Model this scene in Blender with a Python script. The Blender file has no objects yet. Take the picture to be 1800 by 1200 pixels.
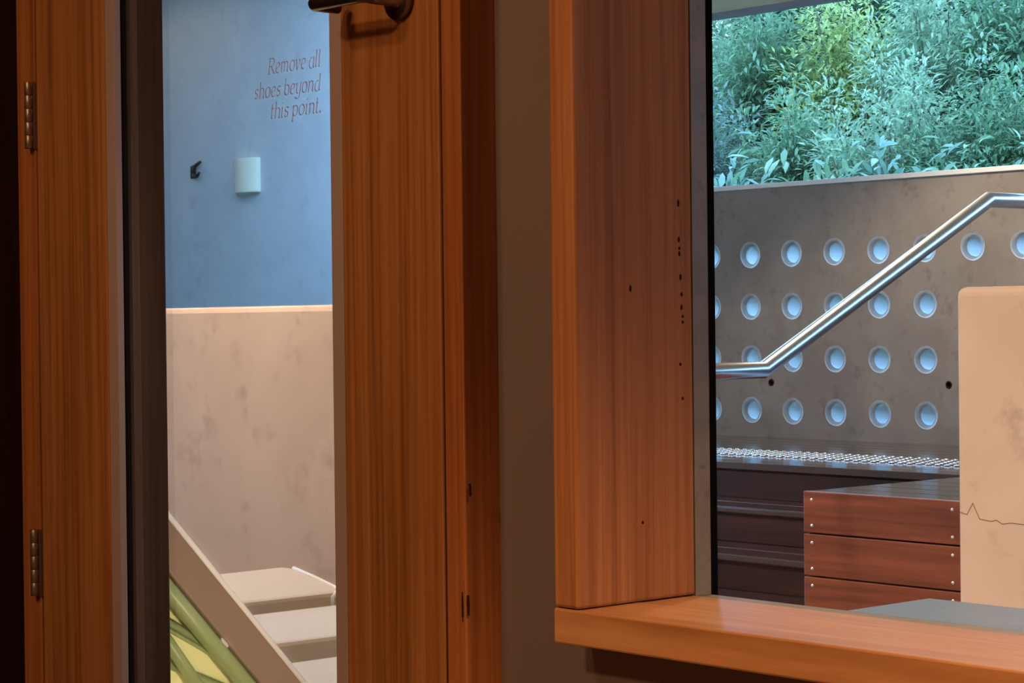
import bpy, bmesh, math, random
from mathutils import Vector, Matrix

# ------------------------------------------------------------------ camera
FPX = 3812.0
PHI, PIT, ROL = math.radians(41.41), math.radians(-.543), math.radians(-.643)
CAM = Vector((0, 0, .6))
FW = Vector((-math.cos(PHI)*math.cos(PIT), math.sin(PHI)*math.cos(PIT), math.sin(PIT)))
_r = FW.cross(Vector((0, 0, 1))).normalized()
_u = _r.cross(FW)
RT = _r*math.cos(ROL) + _u*math.sin(ROL)
UP = -_r*math.sin(ROL) + _u*math.cos(ROL)
scene = bpy.context.scene
C = scene.collection
cd = bpy.data.cameras.new('camera')
cd.sensor_width = 36; cd.lens = 36*FPX/1800; cd.clip_start = .05; cd.clip_end = 200
cam = bpy.data.objects.new('camera', cd); C.objects.link(cam)
M = Matrix((RT, UP, -FW)).transposed().to_4x4(); M.translation = CAM
cam.matrix_world = M
scene.camera = cam

# ------------------------------------------------------------------ sky, exposure
SKY = (.34, .685, 1.2); SKY_STRENGTH = 8.0
w = bpy.data.worlds.new('sky'); scene.world = w; w.use_nodes = True
bg = w.node_tree.nodes['Background']
bg.inputs[0].default_value = (*SKY, 1); bg.inputs[1].default_value = SKY_STRENGTH
vs = scene.view_settings
vs.view_transform = 'Standard'; vs.look = 'None'; vs.gamma = 1; vs.use_curve_mapping = False; vs.exposure = 0.0
WARM = (1.0, .62, .36)
INT_W, OUT_W = 420.0, 190.0        # watts of the ceiling lamps in the room, under the roof outside

LOW_FILL_W = 30.0; COURT_FILL_W = 42.0  # added fill lamps: a low one by the lounger, one in the recess
random.seed(5)

def at(x, y, ax, v):
    """pixel of the 1800x1200 photograph -> point on the plane ax = v"""
    d = FW + RT*((x-900)/FPX) - UP*((y-600)/FPX)
    i = 'XYZ'.index(ax)
    return CAM + d*((v-CAM[i])/d[i])

# ------------------------------------------------------------------ object helpers
def tag(o, label=None, cat=None, group=None, kind=None):
    if label: o['label'] = label
    if cat: o['category'] = cat
    if group: o['group'] = group
    if kind: o['kind'] = kind
    return o

def empty(name, loc=(0, 0, 0)):
    o = bpy.data.objects.new(name, None); C.objects.link(o)
    o.location = loc; o.empty_display_size = .05
    return o

def worldloc(o):
    v = Vector((0, 0, 0))
    while o is not None:
        v = v + o.location; o = o.parent
    return v

def obj(name, bm, mat, parent=None, smooth=False, bevel=0, origin=None):
    """bm is in world coordinates; the object's origin is put at `origin`"""
    bmesh.ops.recalc_face_normals(bm, faces=bm.faces)
    me = bpy.data.meshes.new(name)
    if origin is None:
        if len(bm.verts):
            xs = [v.co for v in bm.verts]
            lo = Vector((min(v.x for v in xs), min(v.y for v in xs), min(v.z for v in xs)))
            hi = Vector((max(v.x for v in xs), max(v.y for v in xs), max(v.z for v in xs)))
            origin = Vector(((lo.x+hi.x)/2, (lo.y+hi.y)/2, lo.z))
        else:
            origin = Vector((0, 0, 0))
    origin = Vector(origin)
    bmesh.ops.translate(bm, verts=bm.verts, vec=-origin)
    bm.to_mesh(me); bm.free()
    if smooth:
        for p in me.polygons: p.use_smooth = True
    o = bpy.data.objects.new(name, me); C.objects.link(o)
    if mat: me.materials.append(mat)
    if parent: o.parent = parent
    o.location = origin - (worldloc(parent) if parent else Vector((0, 0, 0)))
    if bevel:
        b = o.modifiers.new('bevel', 'BEVEL'); b.width = bevel; b.segments = 2; b.limit_method = 'ANGLE'
        b.angle_limit = math.radians(40)
    return o

def put(name, me, mat_unused, parent, loc, rot=(0, 0, 0), scale=(1, 1, 1)):
    """a further object on shared mesh data, loc in world coordinates"""
    o = bpy.data.objects.new(name, me); C.objects.link(o)
    if parent: o.parent = parent
    o.location = Vector(loc) - (worldloc(parent) if parent else Vector((0, 0, 0)))
    o.rotation_euler = rot; o.scale = scale
    return o

def box(bm, x0, x1, y0, y1, z0, z1):
    vs_ = [bm.verts.new((x, y, z)) for x in (x0, x1) for y in (y0, y1) for z in (z0, z1)]
    for f in ((0, 1, 3, 2), (4, 6, 7, 5), (0, 4, 5, 1), (2, 3, 7, 6), (0, 2, 6, 4), (1, 5, 7, 3)):
        bm.faces.new([vs_[i] for i in f])
    return bm

def B(*a):
    return box(bmesh.new(), *a)

def prism(bm, pts, ax, a, b):
    """polygon pts in the plane normal to ax, extruded from a to b along ax"""
    def p3(p, v):
        return {'X': (v, p[0], p[1]), 'Y': (p[0], v, p[1]), 'Z': (p[0], p[1], v)}[ax]
    A = [bm.verts.new(p3(p, a)) for p in pts]; Bv = [bm.verts.new(p3(p, b)) for p in pts]
    bm.faces.new(A); bm.faces.new(Bv[::-1])
    n = len(pts)
    for i in range(n):
        bm.faces.new((A[i], A[(i+1) % n], Bv[(i+1) % n], Bv[i]))
    return bm

def tube(bm, pts, rad, seg=16, cap=True):
    """round tube through pts with mitred corners; rad a number or one per point"""
    pts = [Vector(p) for p in pts]; n = len(pts)
    rads = rad if isinstance(rad, (list, tuple)) else [rad]*n
    t0 = (pts[1]-pts[0]).normalized()
    ref = Vector((0, 0, 1)) if abs(t0.z) < .9 else Vector((1, 0, 0))
    a = t0.cross(ref).normalized(); prev = t0
    rings = []
    for i, p in enumerate(pts):
        ti = (pts[i]-pts[i-1]).normalized() if i else t0
        to = (pts[i+1]-pts[i]).normalized() if i < n-1 else ti
        if i:
            q = prev.rotation_difference(ti); a = q @ a; prev = ti
        m = (ti+to).normalized()
        b = ti.cross(a).normalized()
        ring = []
        for k in range(seg):
            an = 2*math.pi*k/seg
            off = (a*math.cos(an) + b*math.sin(an))*rads[i]
            # slide along ti onto the mitre plane
            off = off - ti*(off.dot(m)/max(.2, ti.dot(m)))
            ring.append(bm.verts.new(p+off))
        rings.append(ring)
    for i in range(n-1):
        for k in range(seg):
            bm.faces.new((rings[i][k], rings[i][(k+1) % seg], rings[i+1][(k+1) % seg], rings[i+1][k]))
    if cap:
        bm.faces.new(rings[0]); bm.faces.new(rings[-1][::-1])
    return bm

def lathe(bm, prof, axis, origin, seg=24):
    """prof: (radius, height) pairs turned around axis ('X','Y','Z') at origin"""
    o = Vector(origin); rings = []
    for r, h in prof:
        ring = []
        for k in range(seg):
            an = 2*math.pi*k/seg; c, s = r*math.cos(an), r*math.sin(an)
            v = {'Z': (c, s, h), 'Y': (c, h, s), 'X': (h, c, s)}[axis]
            ring.append(bm.verts.new(o+Vector(v)))
        rings.append(ring)
    for i in range(len(rings)-1):
        for k in range(seg):
            bm.faces.new((rings[i][k], rings[i][(k+1) % seg], rings[i+1][(k+1) % seg], rings[i+1][k]))
    if prof[0][0] > 1e-6: bm.faces.new(rings[0])
    if prof[-1][0] > 1e-6: bm.faces.new(rings[-1][::-1])
    bmesh.ops.remove_doubles(bm, verts=bm.verts, dist=1e-6)
    return bm

# ------------------------------------------------------------------ materials
def newmat(name):
    m = bpy.data.materials.new(name); m.use_nodes = True
    nt = m.node_tree; p = nt.nodes['Principled BSDF']
    return m, nt, p

def nd(nt, typ, **kw):
    n = nt.nodes.new(typ)
    for k, v in kw.items(): setattr(n, k, v)
    return n

def plain(name, col, rough=.5, metal=0, spec=.5):
    m, nt, p = newmat(name)
    p.inputs['Base Color'].default_value = (*col, 1); p.inputs['Roughness'].default_value = rough
    p.inputs['Metallic'].default_value = metal; p.inputs['Specular IOR Level'].default_value = spec
    return m

def ramp(nt, stops):
    r = nd(nt, 'ShaderNodeValToRGB'); e = r.color_ramp.elements
    e[0].position, e[0].color = stops[0][0], (*stops[0][1], 1)
    e[1].position, e[1].color = stops[-1][0], (*stops[-1][1], 1)
    for p, c in stops[1:-1]:
        x = e.new(p); x.color = (*c, 1)
    return r

def wood(name, light, mid, dark, axis='Z', rough=.42, fine=120, spec=.35, off=0, coat=0):
    """straight-grained timber, grain along axis, from world position"""
    m, nt, p = newmat(name); L = nt.links.new
    g = nd(nt, 'ShaderNodeNewGeometry')
    def stretched(s, l, det, dist, o):
        mp = nd(nt, 'ShaderNodeMapping')
        sc = [s, s, s]; sc['XYZ'.index(axis)] = l
        mp.inputs['Scale'].default_value = sc; mp.inputs['Location'].default_value = (o, o*1.7, o*.6)
        n = nd(nt, 'ShaderNodeTexNoise'); n.inputs['Scale'].default_value = 1
        n.inputs['Detail'].default_value = det; n.inputs['Distortion'].default_value = dist
        L(g.outputs['Position'], mp.inputs['Vector']); L(mp.outputs[0], n.inputs['Vector'])
        return n
    n1 = stretched(fine, 1.6, 3, .25, 3+off); n2 = stretched(fine*.22, .8, 2, .5, 11+off)
    n3 = stretched(fine*2.2, 10, 2, 0, 7+off)
    mx = nd(nt, 'ShaderNodeMath', operation='MULTIPLY_ADD'); mx.inputs[1].default_value = .55
    m2 = nd(nt, 'ShaderNodeMath', operation='MULTIPLY'); m2.inputs[1].default_value = .45
    L(n2.outputs['Fac'], m2.inputs[0]); L(n1.outputs['Fac'], mx.inputs[0]); L(m2.outputs[0], mx.inputs[2])
    r = ramp(nt, [(.34, dark), (.5, mid), (.66, light)])
    L(mx.outputs[0], r.inputs[0])
    mc = nd(nt, 'ShaderNodeMix', data_type='RGBA', blend_type='MULTIPLY'); mc.inputs['Factor'].default_value = .22
    r3 = ramp(nt, [(.35, (.55, .5, .45)), (.6, (1, 1, 1))]); L(n3.outputs['Fac'], r3.inputs[0])
    L(r.outputs[0], mc.inputs['A']); L(r3.outputs[0], mc.inputs['B'])
    L(mc.outputs['Result'], p.inputs['Base Color'])
    p.inputs['Roughness'].default_value = rough; p.inputs['Specular IOR Level'].default_value = spec
    p.inputs['Coat Weight'].default_value = coat; p.inputs['Coat Roughness'].default_value = .12
    b = nd(nt, 'ShaderNodeBump'); b.inputs['Strength'].default_value = .12; b.inputs['Distance'].default_value = .002
    L(n1.outputs['Fac'], b.inputs['Height']); L(b.outputs[0], p.inputs['Normal'])
    return m

def render_coat(name, a, b_, stain, rough=.75, scale=1.0, spots=.0, bump=.15, spec=.3):
    """trowelled render / concrete: two cloudy tones and darker stains"""
    m, nt, p = newmat(name); L = nt.links.new
    g = nd(nt, 'ShaderNodeNewGeometry')
    def noise(s, det, rgh=.55, dist=0):
        n = nd(nt, 'ShaderNodeTexNoise'); n.inputs['Scale'].default_value = s*scale
        n.inputs['Detail'].default_value = det; n.inputs['Roughness'].default_value = rgh
        n.inputs['Distortion'].default_value = dist
        L(g.outputs['Position'], n.inputs['Vector']); return n
    n1 = noise(2.2, 5, .6, .6); n2 = noise(9, 6, .65); n3 = noise(60, 3)
    r = ramp(nt, [(.35, a), (.65, b_)]); L(n1.outputs['Fac'], r.inputs[0])
    mc = nd(nt, 'ShaderNodeMix', data_type='RGBA', blend_type='MIX')
    rs = ramp(nt, [(.56, (0, 0, 0)), (.72, (.7, .7, .7))]); L(n2.outputs['Fac'], rs.inputs[0])
    L(rs.outputs[0], mc.inputs['Factor']); L(r.outputs[0], mc.inputs['A']); mc.inputs['B'].default_value = (*stain, 1)
    L(mc.outputs['Result'], p.inputs['Base Color'])
    p.inputs['Roughness'].default_value = rough; p.inputs['Specular IOR Level'].default_value = spec
    bp = nd(nt, 'ShaderNodeBump'); bp.inputs['Strength'].default_value = bump; bp.inputs['Distance'].default_value = .004
    ad = nd(nt, 'ShaderNodeMath', operation='ADD'); L(n2.outputs['Fac'], ad.inputs[0]); L(n3.outputs['Fac'], ad.inputs[1])
    L(ad.outputs[0], bp.inputs['Height']); L(bp.outputs[0], p.inputs['Normal'])
    return m

def glass_sheet(name, tint=(1, 1, 1), refl=.6):
    m = bpy.data.materials.new(name); m.use_nodes = True; nt = m.node_tree; nt.nodes.clear(); L = nt.links.new
    o = nd(nt, 'ShaderNodeOutputMaterial'); mx = nd(nt, 'ShaderNodeMixShader')
    t = nd(nt, 'ShaderNodeBsdfTransparent'); t.inputs[0].default_value = (*tint, 1)
    gl = nd(nt, 'ShaderNodeBsdfGlossy'); gl.inputs['Roughness'].default_value = .02
    fr = nd(nt, 'ShaderNodeFresnel'); fr.inputs[0].default_value = 1.3
    k = nd(nt, 'ShaderNodeMath', operation='MULTIPLY'); k.inputs[1].default_value = refl
    L(fr.outputs[0], k.inputs[0]); L(k.outputs[0], mx.inputs[0]); L(t.outputs[0], mx.inputs[1]); L(gl.outputs[0], mx.inputs[2])
    L(mx.outputs[0], o.inputs[0])
    return m

def leafmat(name, a, b_, trans=.45, rough=.35):
    m = bpy.data.materials.new(name); m.use_nodes = True; nt = m.node_tree; nt.nodes.clear(); L = nt.links.new
    o = nd(nt, 'ShaderNodeOutputMaterial'); p = nd(nt, 'ShaderNodeBsdfPrincipled')
    tr = nd(nt, 'ShaderNodeBsdfTranslucent'); mx = nd(nt, 'ShaderNodeMixShader'); mx.inputs[0].default_value = trans
    g = nd(nt, 'ShaderNodeNewGeometry'); n = nd(nt, 'ShaderNodeTexNoise'); n.inputs['Scale'].default_value = 9
    n.inputs['Detail'].default_value = 3
    L(g.outputs['Position'], n.inputs['Vector'])
    ad = nd(nt, 'ShaderNodeMath', operation='MULTIPLY_ADD'); ad.inputs[1].default_value = .5
    sub = nd(nt, 'ShaderNodeMath', operation='MULTIPLY'); sub.inputs[1].default_value = .5
    L(g.outputs['Random Per Island'], sub.inputs[0]); L(n.outputs['Fac'], ad.inputs[0]); L(sub.outputs[0], ad.inputs[2])
    r = ramp(nt, [(.2, a), (.8, b_)]); L(ad.outputs[0], r.inputs[0])
    L(r.outputs[0], p.inputs['Base Color']); L(r.outputs[0], tr.inputs[0])
    p.inputs['Roughness'].default_value = rough
    L(p.outputs[0], mx.inputs[1]); L(tr.outputs[0], mx.inputs[2]); L(mx.outputs[0], o.inputs[0])
    return m

MT = {}
MT['door_wood'] = wood('door_timber', (.31, .125, .037), (.25, .095, .025), (.15, .052, .012), fine=135)
MT['jamb_wood'] = wood('jamb_timber', (.32, .11, .03), (.25, .08, .021), (.16, .046, .011), fine=110, off=4)
MT['frame_wood'] = wood('window_timber', (.39, .165, .06), (.32, .125, .041), (.22, .08, .024), fine=130, spec=.12, rough=.6, off=9)
MT['sill_wood'] = wood('sill_timber', (.50, .25, .105), (.40, .18, .066), (.26, .10, .03), axis='X', fine=46, rough=.36, spec=.5, off=2)
MT['shade_wood'] = wood('shade_dark_timber', (.02, .0065, .004), (.014, .0045, .003), (.009, .003, .002), rough=.6, spec=.12, off=6)  # near-black: the darkness of the side wall is put into its colour
MT['shaded_wood'] = wood('shaded_door_timber', (.115, .06, .038), (.085, .043, .027), (.05, .025, .016), fine=110, rough=.7, spec=.1, off=30)  # door timber darkened, the shade of the outer reveal put into the colour
MT['deck_wood'] = wood('wet_deck_timber', (.05, .02, .013), (.034, .013, .009), (.018, .008, .006), axis='X', fine=60, rough=.1, spec=.9, off=14, coat=.6)
MT['riser_wood'] = wood('wet_riser_timber', (.048, .018, .010), (.034, .012, .007), (.02, .007, .004), axis='X', fine=60, rough=.5, spec=.2, off=18)
MT['box_wood'] = wood('red_hardwood', (.30, .088, .042), (.225, .062, .029), (.14, .036, .018), axis='X', fine=45, rough=.38, off=21)
MT['wall_taupe'] = render_coat('taupe_paint', (.125, .088, .07), (.14, .10, .08), (.125, .088, .07), rough=.85, bump=.04, scale=.5)
MT['bead'] = plain('taupe_bead', (.25, .175, .145), .5)
MT['gasket'] = plain('black_rubber', (.006, .005, .005), 1.0, spec=.0)
MT['bead_metal'] = render_coat('weathered_channel', (.16, .13, .09), (.21, .175, .125), (.10, .08, .055), rough=.45, scale=6, bump=.05)
MT['glass'] = glass_sheet('clear_glass', (.97, .985, .98), .45)
MT['bronze'] = plain('bronze_satin', (.16, .105, .075), .26, .95)
MT['hinge'] = plain('satin_hinge_steel', (.20, .135, .095), .42, .8)
MT['vinyl'] = plain('rust_vinyl', (.34, .18, .13), .7, spec=.1)
MT['room_paint'] = plain('room_paint', (.34, .25, .19), .8)
MT['room_floor'] = wood('room_floorboards', (.22, .11, .05), (.17, .08, .035), (.1, .045, .02), axis='X', fine=40)
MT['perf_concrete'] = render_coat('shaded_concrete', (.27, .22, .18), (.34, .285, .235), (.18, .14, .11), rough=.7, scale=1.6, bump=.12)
MT['grey_render'] = render_coat('grey_render', (.60, .61, .62), (.67, .68, .69), (.50, .51, .52), rough=.8, scale=.9, bump=.08)
MT['peach_render'] = render_coat('peach_render', (.58, .415, .315), (.65, .475, .37), (.43, .295, .22), rough=.8, scale=1.1, bump=.08)
MT['soffit'] = render_coat('soffit_board', (.80, .61, .41), (.86, .66, .45), (.74, .56, .38), rough=.8, scale=.7, bump=.03)
MT['edge_beam'] = plain('grey_edge_beam', (.26, .28, .33), .6)
MT['cap_lit'] = plain('lit_edge_coping', (.90, .90, .84), .6)  # near-white: the brightness of the sunlit wall edge is put into the colour
MT['paving'] = render_coat('outside_paving', (.36, .33, .28), (.42, .38, .33), (.28, .25, .21), rough=.7)
MT['steel'] = plain('polished_steel', (.62, .62, .62), .28, 1)
MT['screw'] = plain('screw_steel', (.75, .68, .58), .35, .8)
MT['stud'] = plain('stud_steel', (.82, .85, .88), .22, 1)
MT['slab_grey'] = render_coat('grey_bench_top', (.17, .18, .17), (.21, .22, .21), (.14, .15, .15), rough=.35, scale=3, bump=.03, spec=.5)
MT['sconce'] = plain('cream_sconce', (.92, .85, .66), .5)
MT['hook'] = plain('dark_hook_metal', (.03, .024, .02), .4, .6)
MT['cushion_top'] = plain('cream_vinyl', (.56, .52, .49), .5)
MT['cushion_side'] = plain('tan_vinyl', (.60, .44, .28), .6)
MT['shell'] = plain('shaded_panel', (.235, .15, .105), .6)  # white backrest side browned, its shade put into the colour
MT['piping'] = plain('white_piping', (.85, .80, .80), .4)
MT['green_tube'] = plain('sage_green_steel', (.27, .33, .14), .4)
MT['green_light'] = plain('lime_green_board', (.92, .90, .44), .7)
MT['crack'] = plain('crack_dark', (.22, .13, .085), .9, spec=.1)
MT['pit'] = plain('gum_vein_dark', (.03, .009, .004), .9, spec=.1)
MT['bark'] = plain('grey_bark', (.10, .085, .07), .9)
MT['soil'] = render_coat('leaf_litter_slope', (.045, .06, .03), (.07, .09, .05), (.03, .035, .02), rough=.9, scale=1.5)
MT['lampwhite'] = plain('lamp_trim', (.8, .8, .78), .5)
mm, nt_, pp = newmat('lamp_lens'); pp.inputs['Emission Color'].default_value = (*WARM, 1); pp.inputs['Emission Strength'].default_value = 6
MT['lens'] = mm

def disc_glass(name, gl=.12, col=(.80, .86, .92)):
    m = bpy.data.materials.new(name); m.use_nodes = True; nt = m.node_tree; nt.nodes.clear(); L = nt.links.new
    o = nd(nt, 'ShaderNodeOutputMaterial'); mx = nd(nt, 'ShaderNodeMixShader'); mx.inputs[0].default_value = gl
    t = nd(nt, 'ShaderNodeBsdfTranslucent'); t.inputs[0].default_value = (*col, 1)
    g = nd(nt, 'ShaderNodeBsdfGlossy'); g.inputs['Roughness'].default_value = .08
    L(t.outputs[0], mx.inputs[1]); L(g.outputs[0], mx.inputs[2]); L(mx.outputs[0], o.inputs[0])
    return m
MT['disc'] = disc_glass('cast_glass')
MT['sleeve'] = disc_glass('cast_glass_rim', .05, (.97, .98, 1.0))

# ------------------------------------------------------------------ the room
ZFL = -.12                                  # floor of the room
YF, YW = 1.753, 1.811                       # front of the timber frames; face of the wall
def struct(name, bm, mat, label, cat, **k):
    return tag(obj(name, bm, mat, **k), label, cat, kind='structure')

XD0, XD1 = -3.211, -2.08                    # outer faces of the door frame
XW0, XW1 = -1.917, 1.25                     # outer faces of the window frame
SILL = .256
HEAD_D, HEAD_W = 2.14, 2.3
ZC = 2.7
bm = bmesh.new()
box(bm, -3.5, XD0, YW, 1.96, -.6, ZC)
box(bm, XD0, XD1, YW, 1.96, HEAD_D+.06, ZC)
box(bm, XD0, XD1, YW, 1.96, -.6, ZFL-.03)
box(bm, XD1, XW0+.004, YW, 1.96, -.6, ZC)
box(bm, XW0+.004, XW1, YW, 1.96, -.6, .214)
box(bm, XW0+.004, XW1, YW, 1.96, HEAD_W+.043, ZC)
box(bm, XW1, 2.6, YW, 1.96, -.6, ZC)
struct('wall_front', bm, MT['wall_taupe'], 'taupe painted plaster wall between the glazed door and the window', 'wall')
struct('wall_left', B(-3.5, -3.2115, -3, YW-.0005, ZFL, ZC), MT['shade_wood'], 'wall beside the door hinges at the left edge, shade put into its dark colour', 'wall')
struct('wall_right', B(2.6, 2.75, -3, 1.96, ZFL, ZC), MT['room_paint'], 'brown painted side wall of the room behind the viewer', 'wall')
struct('wall_back', B(-3.5, 2.75, -3.15, -3, ZFL, ZC), MT['room_paint'], 'brown painted wall at the back of the room', 'wall')
struct('floor', B(-3.5, 2.75, -3.15, YW, ZFL-.1, ZFL), MT['room_floor'], 'timber floor of the dim room', 'floor')
struct('ceiling', B(-3.5, 2.75, -3.15, 1.96, ZC, ZC+.15), MT['room_paint'], 'painted ceiling of the dim room', 'ceiling')

def downlight(x, y, z, watts, size, label, group, spot=None, col=None):
    t = empty('ceiling_downlight', (x, y, z)); tag(t, label, 'lamp', group)
    obj('trim_ring', lathe(bmesh.new(), [(.062, -.001), (.075, -.004), (.078, 0), (.062, 0)], 'Z', (x, y, z)), MT['lampwhite'], t, smooth=True)
    obj('lens', lathe(bmesh.new(), [(.06, -.003), (.06, 0)], 'Z', (x, y, z)), MT['lens'], t)
    l = bpy.data.lights.new('bulb', 'SPOT' if spot else 'AREA'); l.energy = watts; l.color = col or WARM
    if spot:
        l.spot_size = math.radians(spot); l.spot_blend = .3; l.shadow_soft_size = size
    else:
        l.shape = 'DISK'; l.size = size
    lo = bpy.data.objects.new('bulb', l); C.objects.link(lo); lo.parent = t; lo.location = (0, 0, -.02)
    return t
for x, y, k, cone, lab in ((-2.4, -.5, .34, 150, 'recessed warm downlight in the room ceiling above the door side'),
                           (-1.5, -1.4, .95, 150, 'recessed warm downlight at the back of the room ceiling'),
                           (.35, .95, 1.95, 103, 'recessed warm downlight in the ceiling near the window')):
    downlight(x, y, ZC, INT_W*k, .2, lab, 'room downlights', spot=cone)

# ---- door frame
t = empty('trim_1', ((XD0+XD1)/2, YF, 0)); tag(t, 'reddish timber frame around the glazed door', 'door frame', kind='structure')
obj('jamb', B(XD0, -3.152, YF, 1.95, ZFL, HEAD_D), MT['jamb_wood'], t, bevel=.002)
jr = obj('jamb', B(-2.118, XD1, YF, 1.95, ZFL, HEAD_D), MT['jamb_wood'], t, bevel=.002)
obj('head', B(XD0, XD1, YF, 1.95, HEAD_D, HEAD_D+.06), MT['jamb_wood'], t, bevel=.002)
obj('threshold', B(XD0, XD1, YW+.0005, 1.95, ZFL-.03, ZFL), MT['jamb_wood'], t)
# a gum vein in the jamb face
bm = bmesh.new()
for px, y0, y1, wdt in ((813, 1040, 1092, .0016), (822, 1046, 1082, .0012), (825, 850, 872, .0016)):
    a, b = at(px, y0, 'Y', YF), at(px+1, y1, 'Y', YF)
    n = 7
    for k in range(n):
        f0, f1 = k/n, (k+1)/n
        p, q = a.lerp(b, f0), a.lerp(b, f1)
        wk = wdt*(.4+.6*math.sin(math.pi*(k+.5)/n))*random.uniform(.7, 1.3)
        box(bm, p.x-wk, p.x+wk, YF-.0006, YF+.002, q.z, p.z)
obj('gum_vein', bm, MT['pit'], jr)

# ---- glazed door
XL0, XL1 = -3.147, -2.934
XR0, XR1 = -2.328, -2.123
BD = .027
YG = 1.772                                  # glass
YO = 1.845                                  # outside face of the leaf
door = empty('door_1', ((XL0+XR1)/2, YF, 0)); tag(door, 'glazed timber door with broad stiles and lever handle', 'door', kind='structure')
ZB, ZT = ZFL+.006, HEAD_D-.005
def stile(x0, x1, glass_side):
    pts = [(x0, YF), (x1, YF), (x1, YO), (x0, YO)]
    return prism(bmesh.new(), pts, 'Z', ZB, ZT)
obj('stile', stile(XL0, XL1, 1), MT['door_wood'], door, bevel=.0025)
obj('stile', stile(XR0, XR1, -1), MT['door_wood'], door, bevel=.0025)
obj('rail', B(XL1+.001, XR0-.001, YF, YO, ZB, ZB+.13), MT['door_wood'], door, bevel=.0025)
obj('rail', B(XL1+.001, XR0-.001, YF, YO, ZT-.2, ZT), MT['door_wood'], door, bevel=.0025)
GZ0, GZ1 = ZB+.13, ZT-.2
for x0, x1 in ((XL1+.0005, XL1+BD), (XR0-BD, XR0-.0005)):
    obj('glazing_bead', B(x0, x1, YF+.001, YG-.006, GZ0, GZ1), MT['bead'], door, bevel=.0012)
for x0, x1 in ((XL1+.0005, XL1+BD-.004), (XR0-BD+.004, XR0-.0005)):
    obj('shaded_stile_edge', B(x0, x1, YG+.006, YO, GZ0, GZ1), MT['shaded_wood'], door, bevel=.002)  # outer edge of the stile, split off to carry its shade as colour
for z0, z1 in ((GZ0, GZ0+BD), (GZ1-BD, GZ1)):
    obj('glazing_bead', B(XL1+BD, XR0-BD, YF+.001, YG-.006, z0, z1), MT['bead'], door, bevel=.0012)
for x0, x1 in ((XL1+.002, XL1+BD-.0035), (XR0-BD+.0035, XR0-.002)):
    obj('gasket', B(x0, x1, YG-.0055, YG+.0055, GZ0, GZ1), MT['gasket'], door)
pane = obj('glass_pane', B(XL1+BD-.003, XR0-BD+.003, YG-.003, YG+.003, GZ0+.002, GZ1-.002), MT['glass'], door)
for z0 in (.269-.108+.001, .888, 1.62):
    h = obj('hinge', B(-3.1515, -3.1475, YF-.004, YF+.03, z0, z0+.108), MT['hinge'], door)
    for k in range(5):
        za = z0 + .108*k/5 + .0002; zb = z0 + .108*(k+1)/5 - .0002
        obj('knuckle', lathe(bmesh.new(), [(.0067, za), (.0072, za+.0006), (.0072, zb-.0006), (.0067, zb)], 'Z', (-3.1585, YF-.0075, 0), 14), MT['hinge'], h, smooth=True)
    h.data.materials[0] = MT['hinge']
# lever handle
zc = 1.017; xc = -2.197
YL = YF-.062
hd = obj('rosette', lathe(bmesh.new(), [(.0275, 0), (.0275, -.006), (.0262, -.0085), (.021, -.0095), (.0135, -.0098), (.0105, -.013), (.0098, -.05)], 'Y', (xc, YF, zc), 40), MT['bronze'], door, smooth=True)
hd['label'] = 'round bronze rosette of the door handle'
pts = []
for k in range(7):
    a = math.pi/2*k/6
    pts.append((xc-.012*(1-math.cos(a)), YL+.012-.012*math.sin(a), zc))
tip = -2.306
pts = [(xc, YF-.03, zc)] + pts
pts.append((tip+.009, YL, zc+.001))
for k in range(1, 6):
    a = math.pi/2*k/5
    pts.append((tip+.009-.009*math.sin(a), YL+.009*(1-math.cos(a)), zc+.001))
pts.append((tip, YL+.042, zc+.001))
lv = obj('lever', tube(bmesh.new(), pts, .0093, 20), MT['bronze'], hd, smooth=True)

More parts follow.
